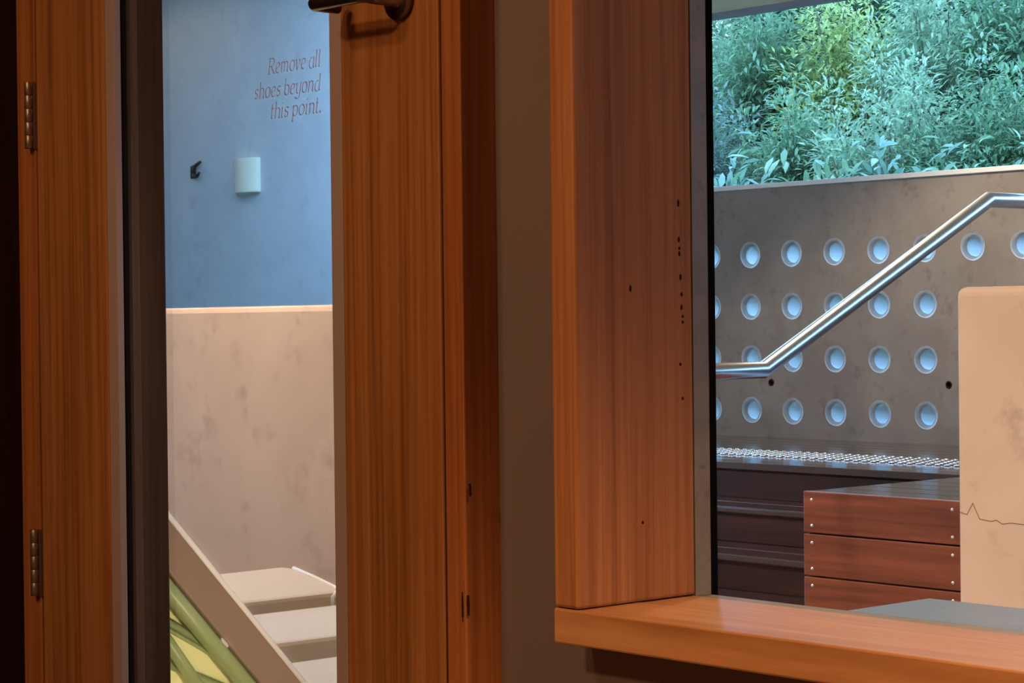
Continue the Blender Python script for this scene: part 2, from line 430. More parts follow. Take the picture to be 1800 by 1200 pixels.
# ---- lettering on the glass: pen-stroke italic
def arc(cx, cy, rx, ry, a0, a1, n=10):
    return [(cx+rx*math.cos(math.radians(a0+(a1-a0)*k/n)), cy+ry*math.sin(math.radians(a0+(a1-a0)*k/n))) for k in range(n+1)]
X_, AS, DE = .46, .74, -.24
def stem(x, y0, y1): return [(x, y0), (x, y1)]
def exitc(x): return arc(x+.05, .05, .05, .05, 180, 290, 5)
GL = {
 'R': (.56, [stem(.1, 0, .7), [(.02, 0), (.19, 0)], [(.02, .7), (.1, .7)] + arc(.24, .52, .2, .18, 90, -90), [(.1, .34), (.24, .34)], [(.24, .34), (.46, .02), (.54, 0)]]),
 'e': (.38, [[(.06, .2), (.2, .25)] + arc(.2, .34, .11, .12, -40, 90, 6), arc(.2, .23, .15, .23, 90, 300)]),
 'm': (.66, [[(.02, .42), (.09, X_)] + stem(.09, X_, 0)[1:], arc(.19, .34, .1, .12, 170, 0, 8) + [(.29, 0)], arc(.41, .34, .11, .12, 170, 0, 8) + [(.52, .06)] + arc(.57, .05, .05, .05, 180, 290, 4)]),
 'o': (.42, [arc(.21, .23, .165, .23, 70, 430, 22)]),
 'v': (.4, [[(.02, .42), (.07, X_), (.17, 0)], [(.17, 0), (.32, .3)] + arc(.27, .37, .07, .09, -30, 90, 5)]),
 'a': (.44, [arc(.21, .2, .16, .24, 75, 330), stem(.35, X_, .06) + exitc(.35)]),
 'l': (.21, [[(.03, .7), (.09, AS), (.09, .06)] + exitc(.09)]),
 's': (.32, [arc(.17, .34, .1, .11, 30, 260, 8) + arc(.15, .13, .11, .12, 75, -140, 8)]),
 'h': (.44, [[(.03, .7), (.09, AS), (.09, 0)], arc(.22, .33, .13, .13, 170, 0, 8) + [(.34, .06)] + exitc(.34)]),
 'b': (.43, [[(.03, .7), (.09, AS), (.09, .04)], arc(.22, .22, .15, .23, 150, -150, 16)]),
 'y': (.42, [[(.03, .42), (.08, X_), (.1, .12)] + arc(.2, .1, .1, .1, 180, 300, 5), [(.35, X_), (.33, -.05)] + arc(.17, -.08, .16, .15, 0, -150, 8)]),
 'n': (.44, [[(.02, .42), (.09, X_), (.09, 0)], arc(.22, .33, .13, .13, 170, 0, 8) + [(.34, .06)] + exitc(.34)]),
 'd': (.44, [arc(.21, .2, .16, .24, 70, 330), [(.29, .7), (.35, AS), (.35, .06)] + exitc(.35)]),
 't': (.27, [[(.1, .64), (.1, .06)] + arc(.16, .06, .06, .06, 180, 300, 5), [(.02, .45), (.22, .45)]]),
 'i': (.22, [[(.02, .42), (.09, X_), (.09, .06)] + exitc(.09), [(.105, .63), (.105, .67)]]),
 'p': (.44, [[(.02, .42), (.09, X_), (.09, DE)], [(.03, DE), (.16, DE)], arc(.22, .23, .15, .23, 150, -150, 16)]),
 '.': (.2, [[(.06, .0), (.06, .07)], [(.09, .0), (.09, .07)]]),
 ' ': (.2, []),
}
def text_mesh(txt, rx, zb, em, width, y):
    """right end at x = rx, baseline zb"""
    adv = sum(GL[c][0] for c in txt); sx = width/(adv*em)
    bm = bmesh.new(); x = 0
    nib = Vector((.05, .028)); sl = .2
    for c in txt:
        for st in GL[c][1]:
            pts_ = [Vector((x+p[0]+sl*p[1]*.8, p[1])) for p in st]
            for a, b in zip(pts_, pts_[1:]):
                d = (b-a)
                if d.length < 1e-6: continue
                d.normalize(); nrm = Vector((-d.y, d.x))
                s_ = nib.dot(nrm); off = nrm*(math.copysign(max(abs(s_), .022), s_ if abs(s_) > 1e-9 else 1))
                e = d*.008
                q = [a-off*.5-e, b-off*.5+e, b+off*.5+e, a+off*.5-e]
                v = [bm.verts.new((rx-(adv-p.x)*em*sx, y, zb+p.y*em)) for p in q]
                bm.faces.new(v)
        x += GL[c][0]
    return bm
for txt, (xa, xb, yb) in (('Remove all', (470, 563, 116)), ('shoes beyond', (446, 563, 158)), ('this point.', (474, 566, 197))):
    a, b = at(xa, yb, 'Y', YG-.0034), at(xb, yb, 'Y', YG-.0034)
    obj('lettering', text_mesh(txt, b.x, b.z, .031, b.x-a.x, YG-.0034), MT['vinyl'], pane)

# ---- window
win = empty('window_1', ((XW0+XW1)/2, YF, .214)); tag(win, 'large fixed window in a deep timber frame with sill', 'window', kind='structure')
XJ = -1.874; YJ = 1.953; YM = 1.981; YP = 1.9885
jl = obj('jamb', B(XW0, XJ, YF, YJ, SILL+.0008, HEAD_W), MT['frame_wood'], win, bevel=.004)
obj('jamb', B(XW1-.043, XW1, YF, YJ, SILL+.0008, HEAD_W), MT['frame_wood'], win, bevel=.004)
obj('head', B(XW0, XW1, YF, YJ, HEAD_W, HEAD_W+.043), MT['frame_wood'], win, bevel=.004)
ym = 1.862
obj('sill_board', B(XW0, XW1, YF-.001, ym-.0006, .214, SILL), MT['sill_wood'], win, bevel=.0025)
sb = obj('sill_board', B(XW0, XW1, ym+.0006, YJ, .214, SILL-.0006), MT['sill_wood'], win, bevel=.001)
obj('glazing_channel', B(XJ-.04, XJ, YJ+.0005, YM, SILL-.001, HEAD_W), MT['bead_metal'], win)
obj('glazing_channel', B(XW1-.043, XW1, YJ+.0005, YM, SILL-.001, HEAD_W), MT['bead_metal'], win)
obj('glazing_channel', B(XJ-.04, XW1, YJ+.0005, YM, .214, SILL-.0015), MT['bead_metal'], win)
obj('glazing_channel', B(XJ-.04, XW1, YJ+.0005, YM, HEAD_W+.0005, HEAD_W+.04), MT['bead_metal'], win)
obj('gasket', B(XJ-.04, XJ+.0005, YM+.0003, YP+.0045, SILL-.003, HEAD_W), MT['gasket'], win)
obj('gasket', B(XW1-.043, XW1, YM+.0003, YP+.0045, SILL-.003, HEAD_W), MT['gasket'], win)
obj('gasket', B(XJ+.0006, XW1-.044, YM+.0003, YP+.0045, .23, SILL-.0035), MT['gasket'], win)
obj('glass_pane', B(XJ-.012, XW1-.03, YP-.003, YP+.003, SILL-.010, HEAD_W+.01), MT['glass'], win)
pit = bmesh.new(); bmesh.ops.create_icosphere(pit, subdivisions=2, radius=1)
me = bpy.data.meshes.new('borer_hole'); pit.to_mesh(me); pit.free(); me.materials.append(MT['pit'])
for px, py, h in ((1192, 357, 7), (1193, 421, 5), (1194, 436, 3), (1194, 446, 5), (1196, 487, 6), (1198, 517, 4), (1198, 540, 5), (1200, 556, 3), (1200, 566, 3), (1108, 507, 6), (1196, 640, 3), (1200, 700, 3), (1130, 918, 3)):
    p = at(px, py, 'X', XJ)
    put('borer_hole', me, None, jl, p, scale=(.0008, .0022, h*.0007))

# ------------------------------------------------------------------ outside: levels
ZD = .05                                    # deck
ZO = -.5                                    # paving outside
ROOFZ0 = None
YN = at(1255, 810, 'Z', ZD).y               # deck nosing
YP_W = at(1450, 772, 'Z', ZD).y             # perforated wall face
ZWT = at(1500, 311, 'Y', YP_W).z
BOX0 = at(1412, 862, 'Z', ZD)               # front left top corner of the timber box
YLOW = 4.2
XEND = -9.6
struct('ground_court', B(-17.2, -8.6, 1.96, 9.0, ZO-.1, ZO), MT['soil'], 'court ground beyond the loungers, made dark to cut bounce light', 'ground')  # unseen ground, darkened to keep bounce light off the grey wall
struct('floor_outside', B(-8.598, 6, 1.96, YP_W+.15, ZO-.1, ZO), MT['paving'], 'pale paving under the loungers outside', 'floor')

# ---- perforated wall with cast glass discs
c0 = at(1319, 448, 'Y', YP_W); c1 = at(1710, 432, 'Y', YP_W)
DX = (c1.x-c0.x)/5
zr0 = c0.z; zr3 = at(1321, 720, 'Y', YP_W).z; DZ = (zr0-zr3)/3
K0, K1 = -4, 17
THK = .085; RH = .062
bm = bmesh.new(); NS = 24
ztop = zr0+DZ/2; zbot = zr3-DZ/2
def cell(x, z):
    hx, hz = DX/2, DZ/2
    inner = [], []; outer = [], []
    for k in range(NS):
        a = 2*math.pi*(k+.5)/NS; c, s = math.cos(a), math.sin(a)
        m = max(abs(c)/hx, abs(s)/hz)
        for j, y in enumerate((YP_W, YP_W+THK)):
            inner[j].append(bm.verts.new((x+RH*c, y, z+RH*s)))
            outer[j].append(bm.verts.new((x+c/m, y, z+s/m)))
    for k in range(NS):
        n = (k+1) % NS
        for j in (0, 1):
            # corner of the square between two outer points on different sides
            a, b = outer[j][k].co, outer[j][n].co
            f = [inner[j][k], inner[j][n], outer[j][n]]
            if abs(a.x-b.x) > 1e-6 and abs(a.z-b.z) > 1e-6:
                cx = a.x if abs(abs(a.x-x)-hx) < 1e-6 else b.x
                cz = a.z if abs(abs(a.z-z)-hz) < 1e-6 else b.z
                f.append(bm.verts.new((cx, a.y, cz)))
            f.append(outer[j][k])
            bm.faces.new(f if j == 0 else f[::-1])
        bm.faces.new((inner[0][k], inner[0][n], inner[1][n], inner[1][k]))
XG0, XG1 = c0.x+(K0-.5)*DX, c0.x+(K1-.5)*DX
for i in range(K0, K1):
    for r in range(4):
        cell(c0.x+i*DX, zr0-r*DZ)
box(bm, XG0, XG1, YP_W, YP_W+THK, ztop, ZWT-.022)
box(bm, XG0, XG1, YP_W, YP_W+THK, ZO, zbot)
box(bm, XEND, XG0, YP_W, YP_W+THK, ZO, ZWT-.022)
box(bm, XG1, 6, YP_W, YP_W+THK, ZO, ZWT-.022)
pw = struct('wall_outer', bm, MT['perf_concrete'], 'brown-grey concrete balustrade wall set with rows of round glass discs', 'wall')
obj('coping', B(XEND, 6, YP_W-.012, YP_W+THK+.012, ZWT-.022, ZWT), MT['cap_lit'], pw, bevel=.003)
dm = lathe(bmesh.new(), [(0, .013), (.030, .012), (.040, .014), (.0435, .018), (.0445, .024)], 'Y', (0, 0, 0), 28)
sm_ = lathe(bmesh.new(), [(.0615, .006), (.0605, -.003), (.0555, -.006), (.0495, -.001), (.0465, .012), (.0445, .024)], 'Y', (0, 0, 0), 28)
for f in [f for f in sm_.faces if len(f.verts) > 4]: sm_.faces.remove(f)
for f in [f for f in dm.faces if len(f.verts) > 4]: dm.faces.remove(f)
d0 = obj('glass_disc', dm, MT['disc'], None, smooth=True, origin=(0, 0, 0)); s0 = obj('glass_rim', sm_, MT['sleeve'], None, smooth=True, origin=(0, 0, 0))
dme, sme = d0.data, s0.data
bpy.data.objects.remove(d0); bpy.data.objects.remove(s0)
for i in range(K0, K1):
    for r in range(4):
        p = Vector((c0.x+i*DX, YP_W, zr0-r*DZ))
        d = put('glass_disc', dme, None, pw, p)
        put('glass_rim', sme, None, d, p)
for px, py in ((1356, 672), (1668, 676)):
    p = at(px, py, 'Y', YP_W)
    obj('tie_hole', lathe(bmesh.new(), [(.016, 0), (.016, -.003), (.011, -.004), (.0085, .0), (0, .0005)], 'Y', p, 16), MT['pit'], pw, smooth=True)

# ---- deck with tactile studs
deck = empty('floor_deck', (-5, YN, ZO)); tag(deck, 'wet dark timber deck in front of the glass disc wall', 'deck', kind='structure')
y = YN; k = 0
XDK0, XDK1 = -8.2, -2.2
while y < YP_W-.01:
    y1 = min(y+.137, YP_W-.002)
    obj('deck_board', B(XDK0, XDK1, y, y1, ZD-.028, ZD), MT['deck_wood'], deck, bevel=.003)
    y += .142; k += 1
obj('fascia_board', B(XDK0, XDK1, YN+.012, YN+.034, ZD-.16, ZD-.029), MT['riser_wood'], deck)
obj('joist', B(XDK0, XDK1, YN+.036, YP_W-.004, ZO, ZD-.03), MT['riser_wood'], deck)
st = lathe(bmesh.new(), [(.0115, 0), (.0115, .004), (.008, .0075), (0, .0085)], 'Z', (0, 0, 0), 14)
s0 = obj('tactile_stud', st, MT['stud'], None, smooth=True, origin=(0, 0, 0)); sme = s0.data; bpy.data.objects.remove(s0)
ys0 = at(1400, 806, 'Z', ZD).y
for i in range(48):
    for r in range(6):
        put('tactile_stud', sme, None, deck, (-6.28+.043*i+.0215*(r % 2), ys0+.05*r+.02, ZD))

# ---- steps
steps = empty('stairs', (-5.6, YN-.6, ZO)); tag(steps, 'dark wet timber steps leading up to the deck', 'stairs', kind='structure')
TR = .33
z2 = at(1258, 888, 'Y', YN-TR).z; z3 = at(1260, 972, 'Y', YN-2*TR).z
XS1 = BOX0.x-.004
zs = [ZD, z2, z3, z3-.118, z3-.236]
for i in range(1, 5):
    yn = YN-TR*i
    if zs[i] < ZO+.03: break
    for q in range(2):
        obj('tread_board', B(-6.6, XS1, yn+q*.165, yn+q*.165+.160, zs[i]-.026, zs[i]), MT['deck_wood'], steps, bevel=.007)
    obj('riser_board', B(-6.6, XS1, yn+.014, yn+.034, (zs[i+1] if i < 4 else ZO)-.0, zs[i]-.027), MT['riser_wood'], steps)
obj('riser_board', B(-6.6, XS1, YN-.018, YN+.0, z2+.001, ZD-.035), MT['riser_wood'], steps)

# ---- timber box with plank sides
bx = empty('timber_platform', (BOX0.x+.6, BOX0.y, ZO)); tag(bx, 'reddish timber plank platform beside the steps, screwed boards', 'platform')
PH = (ZD-at(1414, 1012.5, 'Y', BOX0.y).z)/2
zt = ZD-.0
XB1 = -3.05
k = 0
while zt > ZO+.02:
    z0 = max(zt-PH+.005, ZO)
    pb = obj('plank', B(BOX0.x, XB1, BOX0.y, BOX0.y+.022, z0, zt-(.001 if k == 0 else 0)), MT['box_wood'], bx, bevel=.0025)
    for px in (1427, 1674):
        sx = at(px, 900, 'Y', BOX0.y).x
        for zz in (zt-.027, z0+.022):
            if zz > ZO+.05:
                obj('screw', lathe(bmesh.new(), [(.0055, .0), (.005, -.0012), (0, -.0015)], 'Y', (sx, BOX0.y, zz), 12), MT['screw'], pb, smooth=True)
    zt -= PH; k += 1
yy = BOX0.y+.024
while yy < YN-.02:
    y1 = min(yy+.135, YN-.002)
    obj('top_board', B(BOX0.x, XB1, yy, y1, ZD-.026, ZD-.002), MT['deck_wood'], bx, bevel=.003)
    yy += .14
obj('side_panel', B(BOX0.x, BOX0.x+.022, BOX0.y+.024, YN-.004, ZO, ZD-.028), MT['box_wood'], bx)
obj('core', B(BOX0.x+.024, XB1-.002, BOX0.y+.024, YN-.004, ZO, ZD-.028), MT['riser_wood'], bx)

# ---- handrail above the platform edge
XRL = BOX0.x+.10
u = at(1738, 351, 'X', XRL); l = at(1342, 650, 'X', XRL)
hr = empty('handrail', (XRL, l.y, ZO)); tag(hr, 'bent stainless steel handrail rising beside the timber steps', 'handrail')
RR = .026
rl = obj('rail', tube(bmesh.new(), [(XRL, l.y-.75, l.z), (XRL, l.y, l.z), (XRL, u.y, u.z), (XRL, u.y+1.0, u.z)], RR, 20), MT['steel'], hr, smooth=True)
rl.data.polygons[-1].use_smooth = False
for yy, z0, z1 in ((l.y-.7, ZO, l.z-RR*.5), (u.y+.93, ZD, u.z-RR*.5)):
    obj('post', tube(bmesh.new(), [(XRL, yy, z0), (XRL, yy, z1)], RR*.9, 16), MT['steel'], hr, smooth=True)

# ---- low rendered walls
def lowwall(name, x0, x1, y0, y1, top, lab):
    bm = B(x0, x1, y0, y1, ZO, top)
    return struct(name, bm, MT['peach_render'], lab, 'wall', bevel=.02)
bl = at(1677, 506, 'Y', YLOW)
w1 = lowwall('wall_low_right', bl.x, .5, YLOW, YLOW+.2, bl.z+.002, 'smooth peach low wall end with a crack behind the steel bench')
w1.modifiers['bevel'].width = .022; w1.modifiers['bevel'].segments = 4
ptop = at(440, 538.5, 'Y', YLOW).z
w2 = lowwall('wall_low_left', -9.2, -5.0, YLOW, YLOW+.2, ptop, 'peach rendered low wall behind the loungers, seen through the door')
cr = [(1688, 900), (1700, 904), (1710, 884), (1722, 912), (1742, 916), (1752, 914), (1762, 921), (1778, 919), (1800, 922), (1830, 915)]
obj('crack', tube(bmesh.new(), [at(px, py, 'Y', YLOW+.0002) for px, py in cr], .0011, 6), MT['crack'], w1)

# ---- steel-topped bench just outside the window
sc = at(1632, 1050, 'Z', .18)
bn = empty('outdoor_bench', (sc.x+.6, sc.y-.3, ZO)); tag(bn, 'grey flat-topped bench standing just outside the window', 'bench')
obj('bench_top', B(sc.x, sc.x+1.6, 2.06, sc.y, .15, .18), MT['slab_grey'], bn, bevel=.006)
obj('bench_base', B(sc.x+.04, sc.x+1.56, 2.09, sc.y-.04, ZO, .15), MT['slab_grey'], bn)

# ---- roof over the outside area
YR = 8.1; XROOF = -8.4
zr = at(1253, 37, 'Y', YR).z
EB = zr-at(1253, 26, 'Y', YR-.02).z
EB = abs(EB)
rf = struct('ceiling_outside', B(XROOF, 6, 1.96, YR, zr+EB, zr+EB+.2), MT['soffit'], 'beige soffit of the roof over the steps', 'ceiling')
struct('trim_2', B(XROOF, 6, YR-.06, YR, zr, zr+EB-.0005), MT['edge_beam'], 'blue-grey edge beam along the soffit', 'beam')
for x, y, k, lab in ((-2.3, 3.3, .8, 'recessed warm downlight in the outside soffit above the bench'), (-4.7, 3.5, .5, 'recessed warm downlight in the outside soffit above the near lounger'),
                     (-6.2, 3.68, 1.75, 'recessed warm downlight in the outside soffit above the far lounger'), (-5.0, 6.35, .9, 'added warm fill downlight in the outside soffit above the deck')):
    downlight(x, y, zr+EB, OUT_W*k, .06, lab, 'soffit downlights', spot=128 if y > 5 else 112, col=(1, .8, .6) if y > 5 else (1, .78, .58))  # the one above the deck is added fill to brighten the disc wall

# ---- added unseen lamp between the door and the window, lights the lounger
bo = empty('added_low_lamp', (-2.95, 2.45, ZO)); tag(bo, 'added low lamp out of view, lighting the side of the lounger', 'lamp')
obj('post', lathe(bmesh.new(), [(.05, ZO), (.05, ZO+.012), (.032, ZO+.016), (.032, ZO+.14)], 'Z', (-2.95, 2.45, 0), 20), MT['hook'], bo, smooth=True)
obj('lens', lathe(bmesh.new(), [(.022, ZO+.1405), (.022, ZO+.22)], 'Z', (-2.95, 2.45, 0), 20), MT['lens'], bo, smooth=True)
obj('cap', lathe(bmesh.new(), [(.034, ZO+.2205), (.034, ZO+.235), (0, ZO+.238)], 'Z', (-2.95, 2.45, 0), 20), MT['hook'], bo, smooth=True)
l = bpy.data.lights.new('bulb', 'POINT'); l.energy = LOW_FILL_W; l.color = (1, .82, .6); l.shadow_soft_size = .02
lo = bpy.data.objects.new('bulb', l); C.objects.link(lo); lo.parent = bo; lo.location = (-.05, 0, .18)

# ---- tall grey wall of the court, with lamp and hook
YC = 8.8; HR = 3.4; XCH = -11.3            # added recess, shaped so daylight rakes the grey wall from the right
struct('wall_court', B(-17, XCH, YC, YC+.2, ZO, HR), MT['grey_render'], 'tall grey rendered wall lit blue by daylight behind the door glass', 'wall')
struct('wall_added_end', B(-17.2, -17, 5.9, YC+.2, ZO, HR), MT['grey_render'], 'added unseen end wall of the light-shaping recess', 'wall')
struct('wall_added_near', B(-17, XCH-.3, 5.9, 6.1, ZO, HR), MT['grey_render'], 'added unseen near side wall of the light-shaping recess', 'wall')
struct('ceiling_added_recess', B(-17.2, XCH, 5.9, YC+.2, HR, HR+.2), MT['soffit'], 'added unseen roof over the light-shaping recess', 'ceiling')
struct('ceiling_added_walk', B(XCH+.002, XROOF, 1.96, 4.9, HR, HR+.2), MT['soffit'], 'added high roof out of view, cutting down sky light', 'ceiling')  # added roof, keeps blue sky light off the disc wall
struct('wall_added_fin', B(XROOF+.01, XROOF+.13, 6.5, YP_W-.002, ZO, zr+EB-.001), MT['perf_concrete'], 'added unseen fin wall, screening the disc wall from side daylight', 'wall')  # added screen, blocks the open gap to its left
struct('wall_added_right', B(6, 6.2, 1.96, 9, ZO, 2.6), MT['peach_render'], 'added unseen rendered wall at the right, shutting out side daylight', 'wall')  # added to close the open side and darken the window reveal
struct('wall_house', B(-17.2, -3.5, 1.76, 1.96, ZO, HR), MT['grey_render'], 'outside house wall left of the door', 'wall')
downlight(-13.6, 7.4, HR, COURT_FILL_W, .1, 'added warm fill lamp in the roof of the recess', 'added court fill', spot=160, col=(1, .86, .68))  # added fill, warms the tall grey wall and its sconce
a, b = at(418, 281, 'Y', YC), at(459, 337, 'Y', YC)
sw, sh = b.x-a.x, a.z-b.z
cx, cz = (a.x+b.x)/2, (a.z+b.z)/2
prof = [(cx-sw/2, YC)] + [(cx+sw/2*math.cos(math.radians(180+k*10)), YC-.012-.062*math.sin(math.radians(k*10))) for k in range(0, 19)] + [(cx+sw/2, YC)]
sc_ = empty('wall_sconce', (cx, YC, cz-sh/2)); tag(sc_, 'cream half-round wall lamp on the tall grey wall', 'lamp')
obj('shade', prism(bmesh.new(), prof, 'Z', cz-sh/2, cz+sh/2), MT['sconce'], sc_, bevel=.004)
obj('back_plate', B(cx-sw*.42, cx+sw*.42, YC-.004, YC, cz-sh*.53, cz+sh*.53), MT['lampwhite'], sc_)
h0 = at(342, 302, 'Y', YC)
hk = empty('wall_hook', (h0.x, YC, h0.z)); tag(hk, 'small dark metal hook on the tall grey wall left of the lamp', 'hook')
obj('back_plate', B(h0.x-.04, h0.x+.025, YC-.012, YC, h0.z-.05, h0.z+.045), MT['hook'], hk, bevel=.004)
obj('prong', tube(bmesh.new(), [(h0.x, YC-.012, h0.z+.03), (h0.x+.15, YC-.05, h0.z+.06)], [.016, .011], 10), MT['hook'], hk, smooth=True)
obj('prong', tube(bmesh.new(), [(h0.x, YC-.012, h0.z-.02), (h0.x+.09, YC-.04, h0.z-.04), (h0.x+.13, YC-.045, h0.z-.015)], [.014, .012, .01], 10), MT['hook'], hk, smooth=True)

# ------------------------------------------------------------------ loungers in a row under the soffit
ZM = -.227                                  # top of a flat mattress
def lounger_base(t, x0, x1, y0, y1):
    for xx in (x0+.03, x1-.03):
        obj('side_rail', tube(bmesh.new(), [(xx, y0, ZM-.10), (xx, y1, ZM-.10)], .018, 12), MT['green_tube'], t, smooth=True)
        for yy in (y0+.12, y1-.12):
            obj('leg', tube(bmesh.new(), [(xx, yy, ZM-.105), (xx, yy, ZO)], .016, 12), MT['green_tube'], t, smooth=True)

def mattress(t, x0, x1, y0, y1, zt, thick, rad=.09, lift=0):
    """soft slab with rounded plan corners, cream top and tan sides"""
    pts_ = []
    for cx_, cy_, a0 in ((x1-rad, y1-rad, 0), (x0+rad, y1-rad, 90), (x0+rad, y0+rad, 180), (x1-rad, y0+rad, 270)):
        for k in range(7):
            an = math.radians(a0+k*15); pts_.append((cx_+rad*math.cos(an), cy_+rad*math.sin(an)))
    bm = prism(bmesh.new(), pts_, 'Z', zt-thick, zt)
    bm.faces.ensure_lookup_table()
    for f in bm.faces: f.material_index = 1
    for f in bm.faces:
        if len(f.verts) > 4 and f.calc_center_median().z > zt-.001: f.material_index = 0
    for v in bm.verts:                       # the far edge lies a little higher at the foot end
        if lift: v.co.z += lift*max(0, (x1-v.co.x)/(x1-x0))*(.75+.25*max(0, min(1, (v.co.y-3.3)/.6)))
    o = obj('mattress', bm, MT['cushion_top'], t, bevel=.012)
    o.data.materials.append(MT['cushion_side'])
    return o

# the two flat loungers farther back
for (x0, x1, y0, y1, far, lab) in ((-5.12, -4.62, 2.25, 4.08, False, 'flat cream lounger between the raised lounger and the narrow bench'),
                                   (-5.66, -5.36, 2.25, 4.03, True, 'narrow bench with a tilted cream cushion in front of the peach wall')):
    t = empty('narrow_bench' if far else 'sun_lounger', ((x0+x1)/2, (y0+y1)/2, ZO))
    tag(t, lab, 'bench' if far else 'lounger', None if far else 'loungers outside the door')
    mo = mattress(t, x0, x1, y0, y1, ZM, .07, .045, .055 if far else 0)
    lounger_base(t, x0, x1, y0+.02, y1-.10)
    if far:
        pp_ = [(x0+.03, y1-.002, ZM+.049), (x0+.15, y1-.001, ZM+.027), (x1-.05, y1-.002, ZM+.006)]
        pp_ += [(x1-.045+.043*math.cos(math.radians(a)), y1-.045+.043*math.sin(math.radians(a)), ZM-.002) for a in (70, 45, 20)]
        pp_ += [(x1-.001, y1-.05, ZM-.016), (x1-.001, y1-.05, ZM-.066)]
        obj('piping', tube(bmesh.new(), pp_, .007, 8), MT['piping'], mo, smooth=True)

# the near lounger with its backrest raised
X1 = -3.85; X0 = -4.33
e0, e1 = at(295, 903, 'X', X1), at(536, 1200, 'X', X1)
dr = Vector((0, e1.y-e0.y, e1.z-e0.z)).normalized()
nr = Vector((0, dr.z, -dr.y))               # down and away from the seat side
top = e0 - dr*.28
hinge = e0 + dr*((ZM-e0.z)/dr.z)
t = empty('sun_lounger', ((X0+X1)/2, hinge.y, ZO)); tag(t, 'near lounger with raised backrest and green steel frame', 'lounger', 'loungers outside the door')
def slab(x0, x1, a, b, d0, d1):
    bm = bmesh.new()
    pts_ = [a+nr*d0, b+nr*d0, b+nr*d1, a+nr*d1]
    return prism(bm, [(p.y, p.z) for p in pts_], 'X', x0, x1)
f0, f1 = at(345, 956, 'X', X1), at(296, 1008, 'X', X1)
thk = abs((at(296, 1004, 'X', X1)-e0).dot(nr))
bk = obj('backrest', slab(X0, X1, top, hinge+dr*.02, 0.004, thk), MT['shell'], t, bevel=.006)
obj('pad', slab(X0+.004, X1-.004, top, hinge, -.004, .0035), MT['cushion_top'], bk, bevel=.002)
for xx in (X0+.004, X1-.004):
    obj('piping', tube(bmesh.new(), [top+Vector((xx-top.x, 0, 0)), hinge+Vector((xx-hinge.x, 0, 0))], .0065, 10), MT['piping'], bk, smooth=True)
seat = mattress(t, X0, X1, hinge.y+.03, 4.05, ZM, .08)
lounger_base(t, X0, X1, hinge.y-.35, 3.95)
for xx in (X0+.02, X1-.012):
    off = Vector((xx-X1, 0, 0))
    fr = obj('frame_tube', tube(bmesh.new(), [top+nr*(thk+.022)+off, hinge+dr*.12+nr*(thk+.022)+off], .0185, 14), MT['green_tube'], t, smooth=True)
    for px, py in ((432, 1191),):
        p = at(px, py, 'X', X1)+off
        obj('bolt', lathe(bmesh.new(), [(.005, .0), (.005, .012), (0, .013)], 'X', p+Vector((0, 0, 0)), 12), MT['steel'], fr, smooth=True)
q = at(398, 1128, 'X', X1)
obj('latch', B(X1-.02, X1-.004, q.y-.010, q.y+.010, q.z-.014, q.z+.012), MT['cushion_top'], t, bevel=.004)
def strut(pa, pb, rad, xo):
    a_, b_ = at(*pa, 'X', X1-xo*.12-.018), at(*pb, 'X', X1-xo*.12-.018)
    e_ = (b_-a_).normalized()
    obj('strut', tube(bmesh.new(), [a_-e_*.12, b_], rad*.8, 12), MT['green_tube'], t, smooth=True)
strut((296, 1094), (378, 1142), .011, .24)
strut((296, 1106), (372, 1150), .006, .10)
strut((298, 1132), (372, 1240), .017, .04)
strut((340, 1186), (470, 1240), .011, .30)
# lime board closing the far side under the backrest
y0 = top.y-.02
obj('under_board', prism(bmesh.new(), [(y0, ZO+.02), (hinge.y+.1, ZO+.02), (hinge.y+.1, ZM-.1), ((top+nr*(thk+.05)).y, (top+nr*(thk+.05)).z), (y0-.1, top.z-.05)], 'X', X1-.075, X1-.063), MT['green_light'], t)

# ------------------------------------------------------------------ planted slope beyond the disc wall
SLOPE = ((9.02, ZO), (9.4, .2), (10.0, .62), (11.2, 1.2), (12.6, 1.9), (15, 3.2), (20, 3.6))
bm = bmesh.new()
rows = []
for j, (yy, zz) in enumerate(SLOPE):
    rows.append([bm.verts.new((-20+i*1.1, yy, zz+random.uniform(-.05, .05))) for i in range(24)])
for j in range(len(rows)-1):
    for i in range(23):
        bm.faces.new((rows[j][i], rows[j][i+1], rows[j+1][i+1], rows[j+1][i]))
struct('ground_strip', B(-8.597, 6, YP_W+.152, 9.02, ZO-.1, ZO), MT['soil'], 'bare strip of ground at the foot of the slope', 'ground')
struct('ground_slope', bm, MT['soil'], 'dark planted slope behind the disc wall', 'slope', smooth=True, origin=(0, 0, 0))

def leaf_shape(L_, W_, curl):
    return [(0, 0, 0), (.35*L_, W_*.5, curl*.5), (.35*L_, -W_*.5, curl*.5), (.72*L_, W_*.38, curl*.2), (.72*L_, -W_*.38, curl*.2), (L_, 0, -curl*1.4), (.35*L_, 0, 0), (.72*L_, 0, -curl*.3)]
LF = [(0, 1, 6), (0, 6, 2), (1, 3, 7, 6), (6, 7, 4, 2), (3, 5, 7), (7, 5, 4)]
def leafm(rng, p, out, L_, W_):
    d = (out + Vector((rng.uniform(-1, 1), rng.uniform(-1, 1), rng.uniform(-.9, .7)))*.75).normalized()
    up = Vector((rng.uniform(-.4, .4), rng.uniform(-.4, .4), 1))
    s = d.cross(up).normalized(); n = s.cross(d)
    return [p + d*x + s*y + n*z for x, y, z in leaf_shape(L_, W_, L_*.09)]

